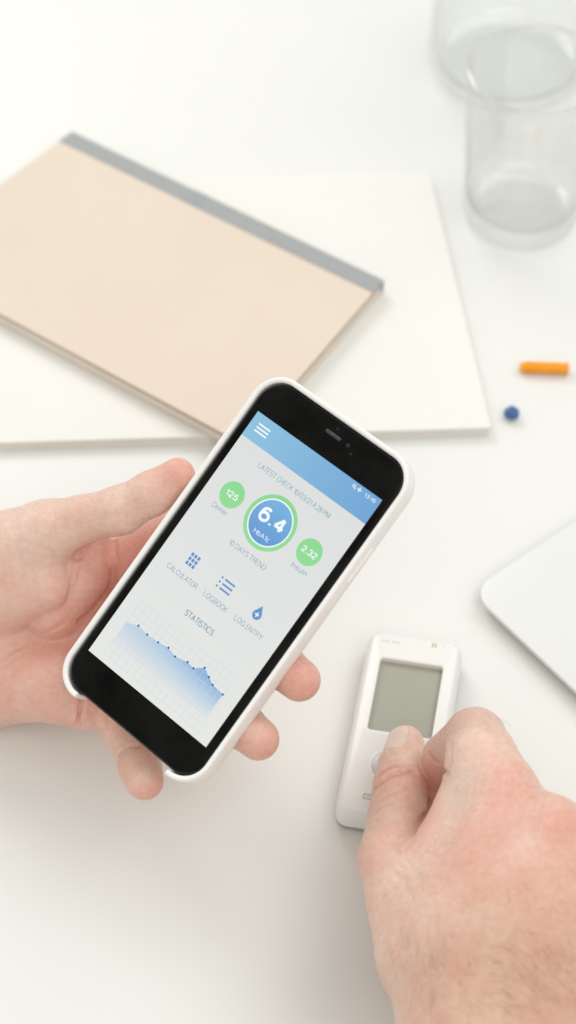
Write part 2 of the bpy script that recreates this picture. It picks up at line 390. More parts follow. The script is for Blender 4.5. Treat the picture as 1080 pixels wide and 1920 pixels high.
# grotesque letters as centre-line strokes: advance width, strokes; capitals are 1 high
GL = {
 'A': (.68, [[(0, 0), (.34, 1), (.68, 0)], [(.12, .33), (.56, .33)]]),
 'B': (.60, [[(0, .5), (0, 1), (.33, 1)]+arc(.33, .76, .23, .24, 90, -90)+[(0, .52)], [(0, .52), (0, 0), (.34, 0)]+arc(.34, .26, .26, .26, -90, 90)]),
 'C': (.70, [arc(.36, .5, .36, .5, 35, 325, 26)]), 'D': (.66, [[(0, 0), (0, 1), (.28, 1)]+arc(.28, .5, .38, .5, 90, -90, 20)+[(0, 0)]]),
 'E': (.56, [[(.56, 1), (0, 1), (0, 0), (.56, 0)], [(0, .52), (.5, .52)]]), 'G': (.74, [arc(.37, .5, .37, .5, 38, 300, 24)+[(.70, .2), (.73, .47), (.42, .47)], [(.73, .3), (.73, 0)]]),
 'H': (.62, [[(0, 0), (0, 1)], [(.62, 0), (.62, 1)], [(0, .52), (.62, .52)]]), 'I': (.04, [[(.02, 0), (.02, 1)]]),
 'K': (.62, [[(0, 0), (0, 1)], [(.58, 1), (0, .38)], [(.22, .6), (.62, 0)]]), 'L': (.48, [[(0, 1), (0, 0), (.48, 0)]]),
 'M': (.74, [[(0, 0), (0, 1), (.37, .05), (.74, 1), (.74, 0)]]), 'N': (.62, [[(0, 0), (0, 1), (.62, 0), (.62, 1)]]),
 'O': (.76, [arc(.38, .5, .38, .5, 90, 450, 32)]), 'P': (.58, [[(0, 0), (0, 1), (.3, 1)]+arc(.3, .73, .27, .27, 90, -90)+[(0, .46)]]),
 'R': (.62, [[(0, 0), (0, 1), (.32, 1)]+arc(.32, .75, .26, .25, 90, -90)+[(0, .5)], [(.32, .5), (.5, .42), (.58, 0)]]),
 'S': (.60, [arc(.30, .74, .26, .26, 20, 235, 16)+arc(.30, .27, .29, .27, 70, -160, 18)]),
 'T': (.60, [[(0, 1), (.6, 1)], [(.3, 1), (.3, 0)]]), 'U': (.62, [[(0, 1), (0, .3)]+arc(.31, .3, .31, .3, 180, 360)+[(.62, 1)]]),
 'Y': (.64, [[(0, 1), (.32, .45), (.64, 1)], [(.32, .45), (.32, 0)]]),
 'i': (.04, [[(.02, 0), (.02, .72)], [(.02, .9), (.02, 1)]]), 'n': (.40, [[(0, 0), (0, .72)], [(0, .45)]+arc(.2, .5, .2, .22, 160, 0, 8)+[(.4, 0)]]),
 'e': (.46, [[(0, .38), (.46, .38)]+arc(.23, .36, .23, .36, 5, 320, 20)]), 'r': (.22, [[(0, 0), (0, .72)], [(0, .45), (.08, .66), (.22, .70)]]),
 's': (.40, [arc(.2, .53, .18, .19, 30, 240, 12)+arc(.2, .19, .2, .19, 65, -160, 12)]), 'u': (.40, [[(0, .72), (0, .25)]+arc(.2, .23, .2, .23, 180, 360, 10)+[(.4, .72)], [(.4, .3), (.4, 0)]]),
 'l': (.04, [[(.02, 0), (.02, 1)]]), 'b': (.46, [[(0, 0), (0, 1)], arc(.23, .36, .23, .36, 180, 540, 22)]), 'c': (.42, [arc(.23, .36, .23, .36, 45, 315, 18)]),
 '0': (.50, [arc(.25, .5, .25, .5, 90, 450, 28)]), '1': (.26, [[(0, .74), (.14, .80), (.24, 1), (.24, 0)]]),
 '2': (.50, [arc(.25, .73, .24, .27, 170, -20, 14)+[(.38, .46), (.1, .22), (.01, 0), (.5, 0)]]),
 '3': (.50, [arc(.24, .75, .22, .25, 160, -80, 12)+arc(.25, .27, .25, .27, 80, -165, 16)]), '4': (.54, [[(.38, 0), (.38, 1)], [(.36, 1), (.02, .30)], [(0, .27), (.54, .27)]]),
 '5': (.50, [[(.46, 1), (.1, 1), (.04, .5)]+arc(.24, .32, .26, .32, 130, -155, 16)]), '6': (.52, [arc(.26, .32, .25, .32, 90, 450, 24), [(.44, .90)]+arc(.30, .66, .27, .34, 75, 180, 10)+[(.01, .34)]]),
 '8': (.50, [arc(.25, .75, .21, .25, 90, 450, 20), arc(.25, .26, .25, .26, 90, 450, 20)]),
 '/': (.30, [[(0, -.02), (.3, 1.02)]]), ':': (.06, [[(.03, 0), (.03, .12)], [(.03, .60), (.03, .72)]]), '.': (.06, [[(.03, 0), (.03, .12)]]), ' ': (.14, [])}
def text(s, cx, cy, width, height, m, z=.06, bold=.05, parent=None, name='lettering'):
    """lettering fitted to a width and a cap height in mm; bold is half the stroke width over the cap height"""
    gap = .16+bold*.6; x = 0; st = []
    for ch in s:
        w_, g_ = GL[ch]
        for poly in g_: st.append([(x+px_, py_*(1-2*bold)+bold) for px_, py_ in poly])
        x += w_+gap
    tot = x-gap; k_ = width/(tot+2*bold)
    c = bpy.data.curves.new('lettering', 'CURVE'); c.dimensions = '3D'; c.bevel_depth = bold*height; c.bevel_resolution = 1; c.use_fill_caps = True
    st2 = []
    for poly in st:          # sharp corners are drawn as two strokes
        cur = [poly[0]]
        for i in range(1, len(poly)):
            cur.append(poly[i])
            if i < len(poly)-1:
                a1 = math.atan2(poly[i][1]-poly[i-1][1], poly[i][0]-poly[i-1][0]); a2 = math.atan2(poly[i+1][1]-poly[i][1], poly[i+1][0]-poly[i][0])
                if abs((a2-a1+math.pi) % (2*math.pi)-math.pi) > 1.8: st2.append(cur); cur = [poly[i]]
        st2.append(cur)
    for poly in st2:
        sp_ = c.splines.new('POLY'); closed = len(poly) > 5 and abs(poly[0][0]-poly[-1][0])+abs(poly[0][1]-poly[-1][1]) < 1e-5
        pl = poly[:-1] if closed else poly; sp_.points.add(len(pl)-1); sp_.use_cyclic_u = closed
        for p_, (a, b) in zip(sp_.points, pl): p_.co = ((a-tot/2)*k_, (b-.5)*height, 0, 1)
    o = bpy.data.objects.new('tmp', c); COL.objects.link(o); dg = bpy.context.evaluated_depsgraph_get(); dg.update()
    me = bpy.data.meshes.new_from_object(o.evaluated_get(dg)); bpy.data.objects.remove(o); bpy.data.curves.remove(c)
    n = len(me.vertices); a = np.zeros(n*3); me.vertices.foreach_get('co', a); a = a.reshape(-1, 3)
    a[:, 2] = a[:, 2]*(.012/(bold*height))+z; a[:, 0] += cx; a[:, 1] += cy
    me.vertices.foreach_set('co', (a/1000).ravel()); me.update(); me.name = name
    me.materials.clear()
    return link(name, me, m, parent or scn, smooth=False)
U_text = scr('ui_text', 105, 150, 172); U_white = scr('ui_white', 236, 242, 246); U_icon = scr('ui_icon', 92, 142, 196)
U_blue = grad('ui_header', 0, -.03, .03, (135, 187, 216), (103, 157, 207)); U_green = grad('ui_green', 1, .015, .035, (142, 214, 146), (130, 208, 138))
U_disc = grad('ui_disc', 1, .0155, .031, (92, 146, 204), (112, 172, 216)); U_dark = scr('ui_dot', 30, 78, 140)
U_grid = scr('ui_grid', 200, 206, 207); U_dtext = scr('ui_text_dark', 84, 134, 160)
rect('header_bar', -29.25, 29.25, 42.0, 52.05, .045, U_blue)
for y in (48.7, 47.3, 45.95): rect('menu_bar', -26.2, -20.6, y-.28, y+.28, .06, U_white)
disc('search_icon', 17.6, 50.45, .62, .06, U_white, .36); flat('search_icon', [(17.85, 50.15), (18.1, 50.3), (18.7, 49.5), (18.45, 49.35)], .06, U_white)
rect('plus_icon', 19.2, 21.0, 50.2, 50.56, .06, U_white); rect('plus_icon', 19.92, 20.28, 49.5, 51.3, .061, U_white)
text('13:15', 25.1, 50.2, 5.0, 1.35, U_white, bold=.075)
text('LATEST CHECK 10/03/21 4:28 PM', 0, 37.0, 33.6, 2.05, U_text, bold=.046)
disc('green_badge', -18.5, 22.8, 4.9, .045, U_green); text('125', -18.5, 22.8, 5.6, 2.3, U_white, bold=.085)
disc('green_badge', 18.4, 22.9, 4.9, .045, U_green); text('2.32', 18.4, 22.9, 6.6, 2.3, U_white, bold=.085)
text('Dinner', -19.2, 16.3, 7.0, 1.95, U_text, bold=.046); text('Insulin', 19.0, 16.2, 6.9, 1.95, U_text, bold=.046)
disc('green_ring', -.15, 22.9, 10.2, .045, U_green, 8.7); disc('white_ring', -.15, 22.9, 8.7, .045, U_white, 8.2)
disc('blue_disc', -.15, 22.9, 8.2, .045, U_disc)
text('6.4', 0, 24.3, 12.0, 5.6, U_white, bold=.095); text('HbA1c', -.1, 17.7, 7.2, 1.8, U_white, bold=.055)
text('10 DAYS TREND', -.1, 9.3, 17.2, 2.05, U_text, bold=.046)
for i in range(3):
    for j in range(3): rect('calculator_key', -18.1+i*1.5, -17.0+i*1.5, -6.4+j*1.75, -5.1+j*1.75, .06, U_icon)
text('CALCULATOR', -16.0, -10.5, 14.6, 2.05, U_text, bold=.046)
for j in range(3):
    rect('list_line', -1.6, 3.1, -6.1+j*1.75, -5.4+j*1.75, .06, U_icon); disc('list_dot', -2.9, -5.75+j*1.75, .42, .06, U_icon)
text('LOGBOOK', .3, -10.5, 11.2, 2.05, U_text, bold=.046)
dp = []
for i in range(40):
    a = R_(-225+270*i/39); dp.append((16.0+1.85*math.cos(a), -5.2+1.85*math.sin(a)))
dp.append((16.0, -1.6)); flat('drop_icon', dp, .055, U_icon)
rect('plus_icon', 15.1, 16.9, -5.4, -4.95, .065, U_white); rect('plus_icon', 15.78, 16.22, -6.1, -4.3, .066, U_white)
text('LOG ENTRY', 16.2, -10.5, 13.0, 2.05, U_text, bold=.046)
text('STATISTICS', -.1, -19.7, 13.6, 2.35, U_dtext, bold=.055)
gv = []; gf = []
def line(x0, y0, x1, y1, w_):
    n = len(gv)
    if abs(x0-x1) < 1e-6: gv.extend([(x0-w_, y0, .05), (x0+w_, y0, .05), (x0+w_, y1, .05), (x0-w_, y1, .05)])
    else: gv.extend([(x0, y0-w_, .052), (x1, y0-w_, .052), (x1, y0+w_, .052), (x0, y0+w_, .052)])
    gf.append((n, n+1, n+2, n+3))
for i in range(17): line(-23.5+i*2.95, -49.5, -23.5+i*2.95, -26.5, .06)
for j in range(9): line(-23.5, -26.5-j*2.87, 23.7, -26.5-j*2.87, .06)
g = mesh('chart_grid', mm(gv), gf, U_grid, scn, smooth=False)
pts = [(-23.5, -35.9), (-18.7, -33.95), (-13.9, -34.5), (-8.7, -34.2), (-4.2, -33.4), (-.15, -34.35), (5.0, -33.1), (8.2, -33.5), (11.55, -30.9), (14.9, -32.5), (17.8, -33.8), (22.95, -34.2)]
n_ = N('chart_area'); n_.set(Base_Color=(.01, .01, .01), Roughness=.12, Emission_Strength=SC)
sp = n_.t.nodes.new('ShaderNodeSeparateXYZ'); n_.t.links.new(n_.co.outputs['Object'], sp.inputs[0])
mr = n_.t.nodes.new('ShaderNodeMapRange'); mr.inputs[1].default_value = -.0445; mr.inputs[2].default_value = -.032; n_.t.links.new(sp.outputs[1], mr.inputs[0])
mr2 = n_.t.nodes.new('ShaderNodeMapRange'); mr2.inputs[1].default_value = -.0235; mr2.inputs[2].default_value = .020; mr2.inputs[3].default_value = .55; n_.t.links.new(sp.outputs[0], mr2.inputs[0])
mu = n_.t.nodes.new('ShaderNodeMath'); mu.operation = 'MULTIPLY'; n_.t.links.new(mr.outputs[0], mu.inputs[0]); n_.t.links.new(mr2.outputs[0], mu.inputs[1])
n_.t.links.new(n_.ramp(mu.outputs[0], [(0, lin(219, 222, 222)), (.5, lin(176, 200, 222)), (1, lin(108, 160, 212))]), n_.b.inputs['Emission Color'])
v = []; f = []
for x, y in pts: v += [(x, y, .0475), (x, -45.5, .0475)]
for i in range(len(pts)-1): f.append((2*i, 2*i+1, 2*i+3, 2*i+2))
mesh('chart_area', mm(v), f, n_.m, scn, smooth=False)
for x, y in pts[1:]: disc('chart_dot', x, y, .42, .065, U_dark)

# ------------------------------------------------------------------ glucose meter
MH = 14.0
m0 = at(625, 1533, 8); m1 = at(693, 1187, 10); my = m1-m0; ml = np.linalg.norm(my)*1000; my = my/np.linalg.norm(my)
mx = np.cross(my, [0, 0, 1.0]); mw = 37.5
print('meter', ml)
Mm = Matrix.Translation(V(m0)+V(mx)*mw/2000+V(my)*ml/2000); Mm.translation.z = 0
Mm = Mm @ Matrix([[mx[0], my[0], 0, 0], [mx[1], my[1], 0, 0], [0, 0, 1, 0], [0, 0, 0, 1]])
def ML(px, py, h=MH):
    p = Mm.inverted() @ V(at(px, py, h)); return (round(p.x*1000, 2), round(p.y*1000, 2))
gm = empty('glucose_meter', Mm); tag(gm, 'white blood glucose meter with blank grey display under the right hand', 'glucose meter')
M_meter = simple('meter_plastic', (.80, .80, .775), .32, .008, 60, .00001, 2500)
M_mbase = simple('meter_base_grey', (.36, .37, .34), .4, .04)
M_silver = simple('silver_button', (.58, .59, .585), .3, .03, 100, Metallic=.0)
M_lcd = simple('lcd_panel', (.36, .363, .30), .32, .02, 20)
ML_ = {k_: ML(*q) for k_, q in dict(s0=(712, 1230), s1=(832, 1252), s2=(808, 1387), s3=(691, 1365), btn=(724, 1436), btnl=(697, 1432), ringl=(690, 1430), e=(690, 1494), port=(812, 1216), tr=(865, 1222), txt0=(718, 1194), txt1=(752, 1201), edge=(640, 1508)).items()}
print(ML_)
sx0 = (ML_['s0'][0]+ML_['s3'][0])/2; sx1 = (ML_['s1'][0]+ML_['s2'][0])/2; sy1 = (ML_['s0'][1]+ML_['s1'][1])/2; sy0 = (ML_['s2'][1]+ML_['s3'][1])/2
scx, scy, sw, sh = (sx0+sx1)/2, (sy0+sy1)/2, sx1-sx0, sy1-sy0
v, f = loft([rrect(mw-3, ml-3, 4, .3), rrect(mw-.6, ml-.6, 5, 1.0), rrect(mw-.5, ml-.5, 5, 3.4)])
sharp(mesh('base', mm(v), f, M_mbase, gm))
NN = 10
v, f = loft([rrect(mw-.2, ml-.2, 5, 3.2, n=NN), rrect(mw, ml, 5, 5.5, n=NN), rrect(mw-.3, ml-.3, 5, 9, n=NN), rrect(mw-1.4, ml-1.6, 4.6, 11.8, cy=.2, n=NN), rrect(mw-3.2, ml-4.8, 4, 13.4, cy=1.0, n=NN), rrect(mw-5.6, ml-8.6, 3.2, MH, cy=2.0, n=NN),
    rrect(sw+3.4, sh+3.4, 2.2, MH, scx, scy, NN), rrect(sw+2.4, sh+2.4, 2, MH+.25, scx, scy, NN), rrect(sw+.8, sh+.8, 1.6, MH+.2, scx, scy, NN), rrect(sw, sh, 1.4, MH-.1, scx, scy, NN), rrect(sw, sh, 1.4, MH-2.6, scx, scy, NN)], cap1=False)
hs = mesh('housing', mm(v), f, M_meter, gm); fix(hs.data); sharp(hs, 50)
# strip port notch, cut into the upper edge
cut_v, cut_f = loft([rrect(10.5, 11.0, 4.6, -2.6), rrect(12.5, 12.4, 5.4, 4)])
cx_, cy_ = ML_['port'][0], ml/2+.6
cut = mesh('cut', mm([(x+cx_, y+cy_, z+MH) for x, y, z in cut_v]), cut_f, None, gm); fix(cut.data)
bo = hs.modifiers.new('port', 'BOOLEAN'); bo.operation = 'DIFFERENCE'; bo.object = cut; bo.solver = 'EXACT'
bpy.context.view_layer.update(); dg = bpy.context.evaluated_depsgraph_get()
me2 = bpy.data.meshes.new_from_object(hs.evaluated_get(dg)); hs.modifiers.clear(); hs.data = me2; bpy.data.objects.remove(cut); sharp(hs, 40)
v, f = box(cx_-3.6, cx_+3.6, ml/2-6, ml/2-.8, MH-4.5, MH-2.0)
mesh('strip_port', mm(v), f, M_meter, gm, smooth=False)
M_gold = simple('gold_contact', (.62, .45, .16), .35, Metallic=.7)
for q in (-.55, .55):
    v, f = box(cx_+.2+q-.25, cx_+.2+q+.25, ml/2-3.6, ml/2-1.6, MH-2.02, MH-1.8); mesh('contact', mm(v), f, M_gold, gm, smooth=False)
v, f = loft([rrect(sw+1, sh+1, 1.4, MH-3.2, scx, scy), rrect(sw+1, sh+1, 1.4, MH-2.4, scx, scy)])
mesh('display', mm(v), f, M_lcd, gm, smooth=False)
bx, by = ML_['btnl'][0]+6.3, ML_['btn'][1]
v, f = lathe([(7.5, MH-.3), (7.5, MH+.04), (7.35, MH+.14), (6.7, MH+.1), (6.5, MH-.1)], 64)
o = mesh('button_ring', mm([(x+bx, y+by, z) for x, y, z in v]), f[:-2], M_meter, gm); fix(o.data)
v, f = lathe([(6.3, MH-.3), (6.3, MH+.2), (6.0, MH+.5), (4, MH+.38), (1.5, MH+.3), (.01, MH+.28)], 64)
sharp(mesh('button', mm([(x+bx, y+by, z) for x, y, z in v]), f, M_silver, gm), 60)
M_ink = simple('grey_print', (.22, .23, .21), .5)
M_inkl = simple('pale_print', (.56, .56, .54), .5)
ex, ey = ML_['e'][0]-1.7, ML_['e'][1]
def outline(x0, x1, y0, y1, w_, z):
    v = [(x0, y0, z), (x1, y0, z), (x1, y1, z), (x0, y1, z), (x0+w_, y0+w_, z), (x1-w_, y0+w_, z), (x1-w_, y1-w_, z), (x0+w_, y1-w_, z)]
    return v, [(i, (i+1) % 4, 4+(i+1) % 4, 4+i) for i in range(4)]
v, f = outline(ex, ex+5.2, ey-1.15, ey+1.15, .3, MH+.03); mesh('logo', mm(v), f, M_ink, gm, smooth=False)
v, f = box(ex+.95, ex+4.8, ey-.12, ey+.12, MH, MH+.035); mesh('logo', mm(v), f, M_ink, gm, smooth=False)
# the print here is worn and unreadable in the photograph: short pale marks of its size
for i_, (a0_, a1_) in enumerate(((0, .8), (1.1, 1.9), (2.2, 2.9), (3.9, 4.7), (5.0, 5.6), (5.9, 6.9))):
    v, f = box(ML_['txt0'][0]+a0_, ML_['txt0'][0]+a1_, ML_['txt0'][1]-2.1, ML_['txt0'][1]-1.4+.1*(i_ % 2), MH-.1, MH+.03); mesh('faded_print', mm(v), f, M_inkl, gm, smooth=False)

# ------------------------------------------------------------------ skin
def skin_mat():
    n = N('skin')
    at_ = n.t.nodes.new('ShaderNodeAttribute'); at_.attribute_name = 'tone'
    fine = n.ramp(n.noise(420, 5, .65), [(.3, (.90, .83, .80)), (.7, (1.0, 1.0, 1.0))])
    big_ = n.ramp(n.noise(70, 4, .6), [(.33, (.98, .86, .83)), (.66, (1.0, 1.0, 1.0))])
    c = n.mix(1.0, at_.outputs['Color'], n.mix(1.0, fine, big_, 'MULTIPLY'), 'MULTIPLY')
    n.color(c)
    n.set(Roughness=.40, IOR=1.45, Subsurface_Weight=.4, Subsurface_Radius=(1.0, .32, .18), Subsurface_Scale=.0026, Specular_IOR_Level=.42)
    vo = n.t.nodes.new('ShaderNodeTexVoronoi'); vo.feature = 'DISTANCE_TO_EDGE'; vo.inputs['Scale'].default_value = 1500
    mp = n.t.nodes.new('ShaderNodeMapping'); mp.inputs['Scale'].default_value = (1, .45, .6); mp.inputs['Rotation'].default_value = (0, 0, .5)
    n.t.links.new(n.co.outputs['Object'], mp.inputs[0]); n.t.links.new(mp.outputs[0], vo.inputs['Vector'])
    ns = n.noise(900, 5, .7)
    ad = n.t.nodes.new('ShaderNodeMath'); ad.operation = 'ADD'; n.t.links.new(vo.outputs['Distance'], ad.inputs[0]); n.t.links.new(ns, ad.inputs[1])
    n.bump(ad.outputs[0], .7, .0004)
    return n.m
M_skin = skin_mat()
M_nail = simple('nail', (.80, .565, .485), .28, .03, 300, Subsurface_Weight=.3, Subsurface_Scale=.002)

# ---- signed distance modelling of the hands, metres
def rcone(p, a, b, r1, r2):
    ba = b-a; l2 = float(ba@ba); rr = r1-r2; a2 = l2-rr*rr; il2 = 1.0/l2
    pa = p-a; y = pa@ba; z = y-l2
    x = pa*l2-np.outer(y, ba); x2 = np.einsum('ij,ij->i', x, x)
    y2 = y*y*l2; z2 = z*z*l2
    k_ = np.sign(rr)*rr*rr*x2
    c1 = np.sign(z)*a2*z2 > k_; c2 = np.sign(y)*a2*y2 < k_
    d = (np.sqrt(x2*a2*il2)+y*rr)*il2-r1
    d = np.where(c2, np.sqrt(x2+y2)*il2-r1, d)
    return np.where(c1, np.sqrt(x2+z2)*il2-r2, d)
def ellip(p, c, R, rad):
    q = (p-c)@R; k0 = np.linalg.norm(q/rad, axis=1); k1 = np.linalg.norm(q/(rad*rad), axis=1)+1e-9
    return k0*(k0-1)/k1
def seg_d(p, a, b):
    ba = b-a; h = np.clip(((p-a)@ba)/(ba@ba), 0, 1); return np.linalg.norm(p-a-np.outer(h, ba), axis=1)
class Hand:
    def __init__(s): s.pr = []; s.dp = []; s.tone = []
    def cone(s, a, b, r1, r2, k=.004):
        lo = np.minimum(a-r1, b-r2)-.009; hi = np.maximum(a+r1, b+r2)+.009
        s.pr.append((lambda p, a=a, b=b, r1=r1, r2=r2: rcone(p, a, b, r1, r2), k, lo, hi))
    def blob(s, c, R, rad, k=.004):
        m = max(rad)+.009; s.pr.append((lambda p, c=c, R=R, rad=np.array(rad): ellip(p, c, R, rad), k, c-m, c+m))
    def chain(s, pts, ks):
        for i in range(len(pts)-1):
            (a, ra), (b, rb) = pts[i], pts[i+1]; s.cone(a, b, ra, rb, ks[i] if isinstance(ks, (list, tuple)) else ks)
    def crease(s, pts, depth, width):
        """a skin fold pressed into the surface along a polyline"""
        P = np.array(pts); m = width*3; lo = P.min(0)-m; hi = P.max(0)+m
        def fn(p):
            d = np.full(len(p), 9.0)
            for i in range(len(P)-1): d = np.minimum(d, seg_d(p, P[i], P[i+1]))
            return depth*np.exp(-(d/width)**2)
        s.dp.append((fn, lo, hi))
    def bump(s, c, r, amp):
        s.dp.append((lambda p: -amp*np.exp(-np.sum((p-c)**2, 1)/(r*r)), c-3*r, c+3*r))
    def on(s, px, py, out=0.0):
        """the surface point the photograph shows at (px, py), before any folds are pressed in"""
        v = CR @ np.array([(px-540)/F_PX, -(py-960)/F_PX, -1.0]); v /= np.linalg.norm(v)
        t_ = np.arange(.5, .95, .0004); P_ = CAM+t_[:, None]*v; d = s.f(P_); i_ = int(np.argmax(d < 0)) if (d < 0).any() else int(np.argmin(d))
        return P_[i_]-v*out
    def f(s, p):
        d = np.full(len(p), .05)
        for fn, k, lo, hi in s.pr:
            m = np.all((p > lo) & (p < hi), axis=1)
            if not m.any(): continue
            e = fn(p[m]); a = d[m]; h = np.maximum(k-np.abs(a-e), 0)/k
            d[m] = np.minimum(a, e)-h*h*k*.25
        for fn, lo, hi in s.dp:
            m = np.all((p > lo) & (p < hi), axis=1) & (np.abs(d) < .006)
            if m.any(): d[m] += fn(p[m])
        return d
    def grad(s, p, e=.0002, unit=True):
        g = np.stack([s.f(p+np.eye(3)[i]*e)-s.f(p-np.eye(3)[i]*e) for i in range(3)], 1)
        return g/(np.linalg.norm(g, axis=1, keepdims=True)+1e-12) if unit else g/(2*e)
    def build(s, h, clip_lo=None, clip_hi=None):
        lo = np.min([q[2] for q in s.pr], 0); hi = np.max([q[3] for q in s.pr], 0)
        if clip_lo is not None: lo = np.maximum(lo, clip_lo)
        if clip_hi is not None: hi = np.minimum(hi, clip_hi)
        n = np.ceil((hi-lo)/h).astype(int)+1
        ax = [lo[i]+h*np.arange(n[i]) for i in range(3)]
        F = np.full(n, .05)
        for fn, k, l, u in s.pr:
            i0 = np.clip(np.floor((l-lo)/h).astype(int), 0, n); i1 = np.clip(np.ceil((u-lo)/h).astype(int), 0, n)
            if np.any(i1 <= i0): continue
            G = np.stack(np.meshgrid(*[ax[i][i0[i]:i1[i]] for i in range(3)], indexing='ij'), -1).reshape(-1, 3)
            sl = tuple(slice(i0[i], i1[i]) for i in range(3)); a = F[sl].ravel(); e = fn(G)
            q = np.maximum(k-np.abs(a-e), 0)/k; F[sl] = (np.minimum(a, e)-q*q*k*.25).reshape(F[sl].shape)
        for fn, l, u in s.dp:
            i0 = np.clip(np.floor((l-lo)/h).astype(int), 0, n); i1 = np.clip(np.ceil((u-lo)/h).astype(int), 0, n)
            if np.any(i1 <= i0): continue
            sl = tuple(slice(i0[i], i1[i]) for i in range(3))
            G = np.stack(np.meshgrid(*[ax[i][i0[i]:i1[i]] for i in range(3)], indexing='ij'), -1).reshape(-1, 3)
            F[sl] += fn(G).reshape(F[sl].shape)*(np.abs(F[sl]) < .006)
        # close the mesh at the cut planes
        F[0] = F[-1] = h; F[:, 0] = F[:, -1] = h; F[:, :, 0] = F[:, :, -1] = h
        I = F < 0; nc = n-1
        cnt = np.zeros(nc, int)
        for dx in (0, 1):
            for dy in (0, 1):
                for dz in (0, 1): cnt += I[dx:nc[0]+dx, dy:nc[1]+dy, dz:nc[2]+dz]
        act = (cnt > 0) & (cnt < 8); idx = -np.ones(nc, int); C = np.argwhere(act); idx[act] = np.arange(len(C))
        acc = np.zeros((len(C), 3)); w_ = np.zeros(len(C))
        cor = [(a, b, c) for a in (0, 1) for b in (0, 1) for c in (0, 1)]
        for a in cor:
            for ax_ in range(3):
                if a[ax_]: continue
                b = list(a); b[ax_] = 1
                fa = F[C[:, 0]+a[0], C[:, 1]+a[1], C[:, 2]+a[2]]; fb = F[C[:, 0]+b[0], C[:, 1]+b[1], C[:, 2]+b[2]]
                m = (fa < 0) != (fb < 0); t_ = np.where(m, fa/np.where(m, fa-fb, 1), 0)
                p = np.array(a, float)[None]+0*C; p[:, ax_] += t_; acc[m] += p[m]; w_[m] += 1
        P = lo+(C+acc/w_[:, None])*h
        faces = []
        for ax_ in range(3):
            u, v2 = (ax_+1) % 3, (ax_+2) % 3
            s0 = [slice(None)]*3; s1 = [slice(None)]*3; s0[ax_] = slice(0, -1); s1[ax_] = slice(1, None)
            a = I[tuple(s0)]; b = I[tuple(s1)]; E = np.argwhere(a != b); sg = a[tuple(E.T)]
            ok = (E[:, u] > 0) & (E[:, v2] > 0) & (E[:, u] < nc[u]) & (E[:, v2] < nc[v2]); E = E[ok]; sg = sg[ok]
            q = []
            for (du, dv) in ((-1, -1), (0, -1), (0, 0), (-1, 0)):
                c = E.copy(); c[:, u] += du; c[:, v2] += dv; q.append(idx[tuple(c.T)])
            Q = np.stack(q, 1); Q = np.where(sg[:, None], Q, Q[:, ::-1]); faces.append(Q)
        Q = np.concatenate(faces)
        inner = np.all((P > lo+2*h) & (P < hi-2*h), axis=1)
        for _ in range(3):
            d = s.f(P[inner]); g = s.grad(P[inner], unit=False); m_ = np.linalg.norm(g, axis=1)+1e-9
            P[inner] -= g/m_[:, None]*np.clip(d/np.maximum(m_, .6), -.5*h, .5*h)[:, None]*.8
        return P, Q
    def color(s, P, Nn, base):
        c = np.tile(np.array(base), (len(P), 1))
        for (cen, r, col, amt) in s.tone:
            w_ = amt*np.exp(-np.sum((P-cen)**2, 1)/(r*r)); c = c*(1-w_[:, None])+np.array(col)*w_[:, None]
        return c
def from_np(name, P, Q, m, col, parent=None):
    me = bpy.data.meshes.new(name); me.vertices.add(len(P)); me.vertices.foreach_set('co', P.astype(np.float32).ravel())
    me.loops.add(Q.size); me.loops.foreach_set('vertex_index', Q.astype(np.int32).ravel())
    me.polygons.add(len(Q)); me.polygons.foreach_set('loop_start', np.arange(0, Q.size, 4, dtype=np.int32))
    me.update(calc_edges=True); me.validate()
    ca = me.color_attributes.new('tone', 'FLOAT_COLOR', 'POINT'); ca.data.foreach_set('color', np.concatenate([col, np.ones((len(P), 1))], 1).astype(np.float32).ravel())
    o = link(name, me, m, parent); return o
def make_nail(H, c, n, a, length, width, parent, name='fingernail', lift=.0003):
    """curved nail plate that follows the fingertip under it; a points to the tip"""
    n = n/np.linalg.norm(n); a = a-n*(a@n); a /= np.linalg.norm(a); b = np.cross(n, a)
    nu, nv = 16, 14; P = []; ed = []
    for i in range(nu+1):
        u = -1+2*i/nu
        for j in range(nv+1):
            vv = -1+2*j/nv
            wu = width/2*(1-.10*(1-u)/2)*(1-.38*abs(u)**5 if u > 0 else 1-.30*abs(u)**4)
            q = c+a*u*length/2+b*vv*wu+n*.004
            P.append(q); ed.append(max(abs(vv), abs(u)))
    P = np.array(P)
    for _ in range(30): P = P-n*(H.f(P)*.8)[:, None]
    ed = np.array(ed); P = P+n*(lift*(1-np.clip(ed, 0, 1)**6)+.00008-.0003*(ed > .99))[:, None]
    f_ = [(i*(nv+1)+j, (i+1)*(nv+1)+j, (i+1)*(nv+1)+j+1, i*(nv+1)+j+1) for i in range(nu) for j in range(nv)]
    o = mesh(name, P, f_, M_nail, parent)
    s_ = o.modifiers.new('thick', 'SOLIDIFY'); s_.thickness = .0003; s_.offset = -1
    return o

SK = (.81, .60, .50); RED = (.79, .42, .345); PALE = (.87, .75, .66)  # PALE also paints the lit parts of the skin lighter
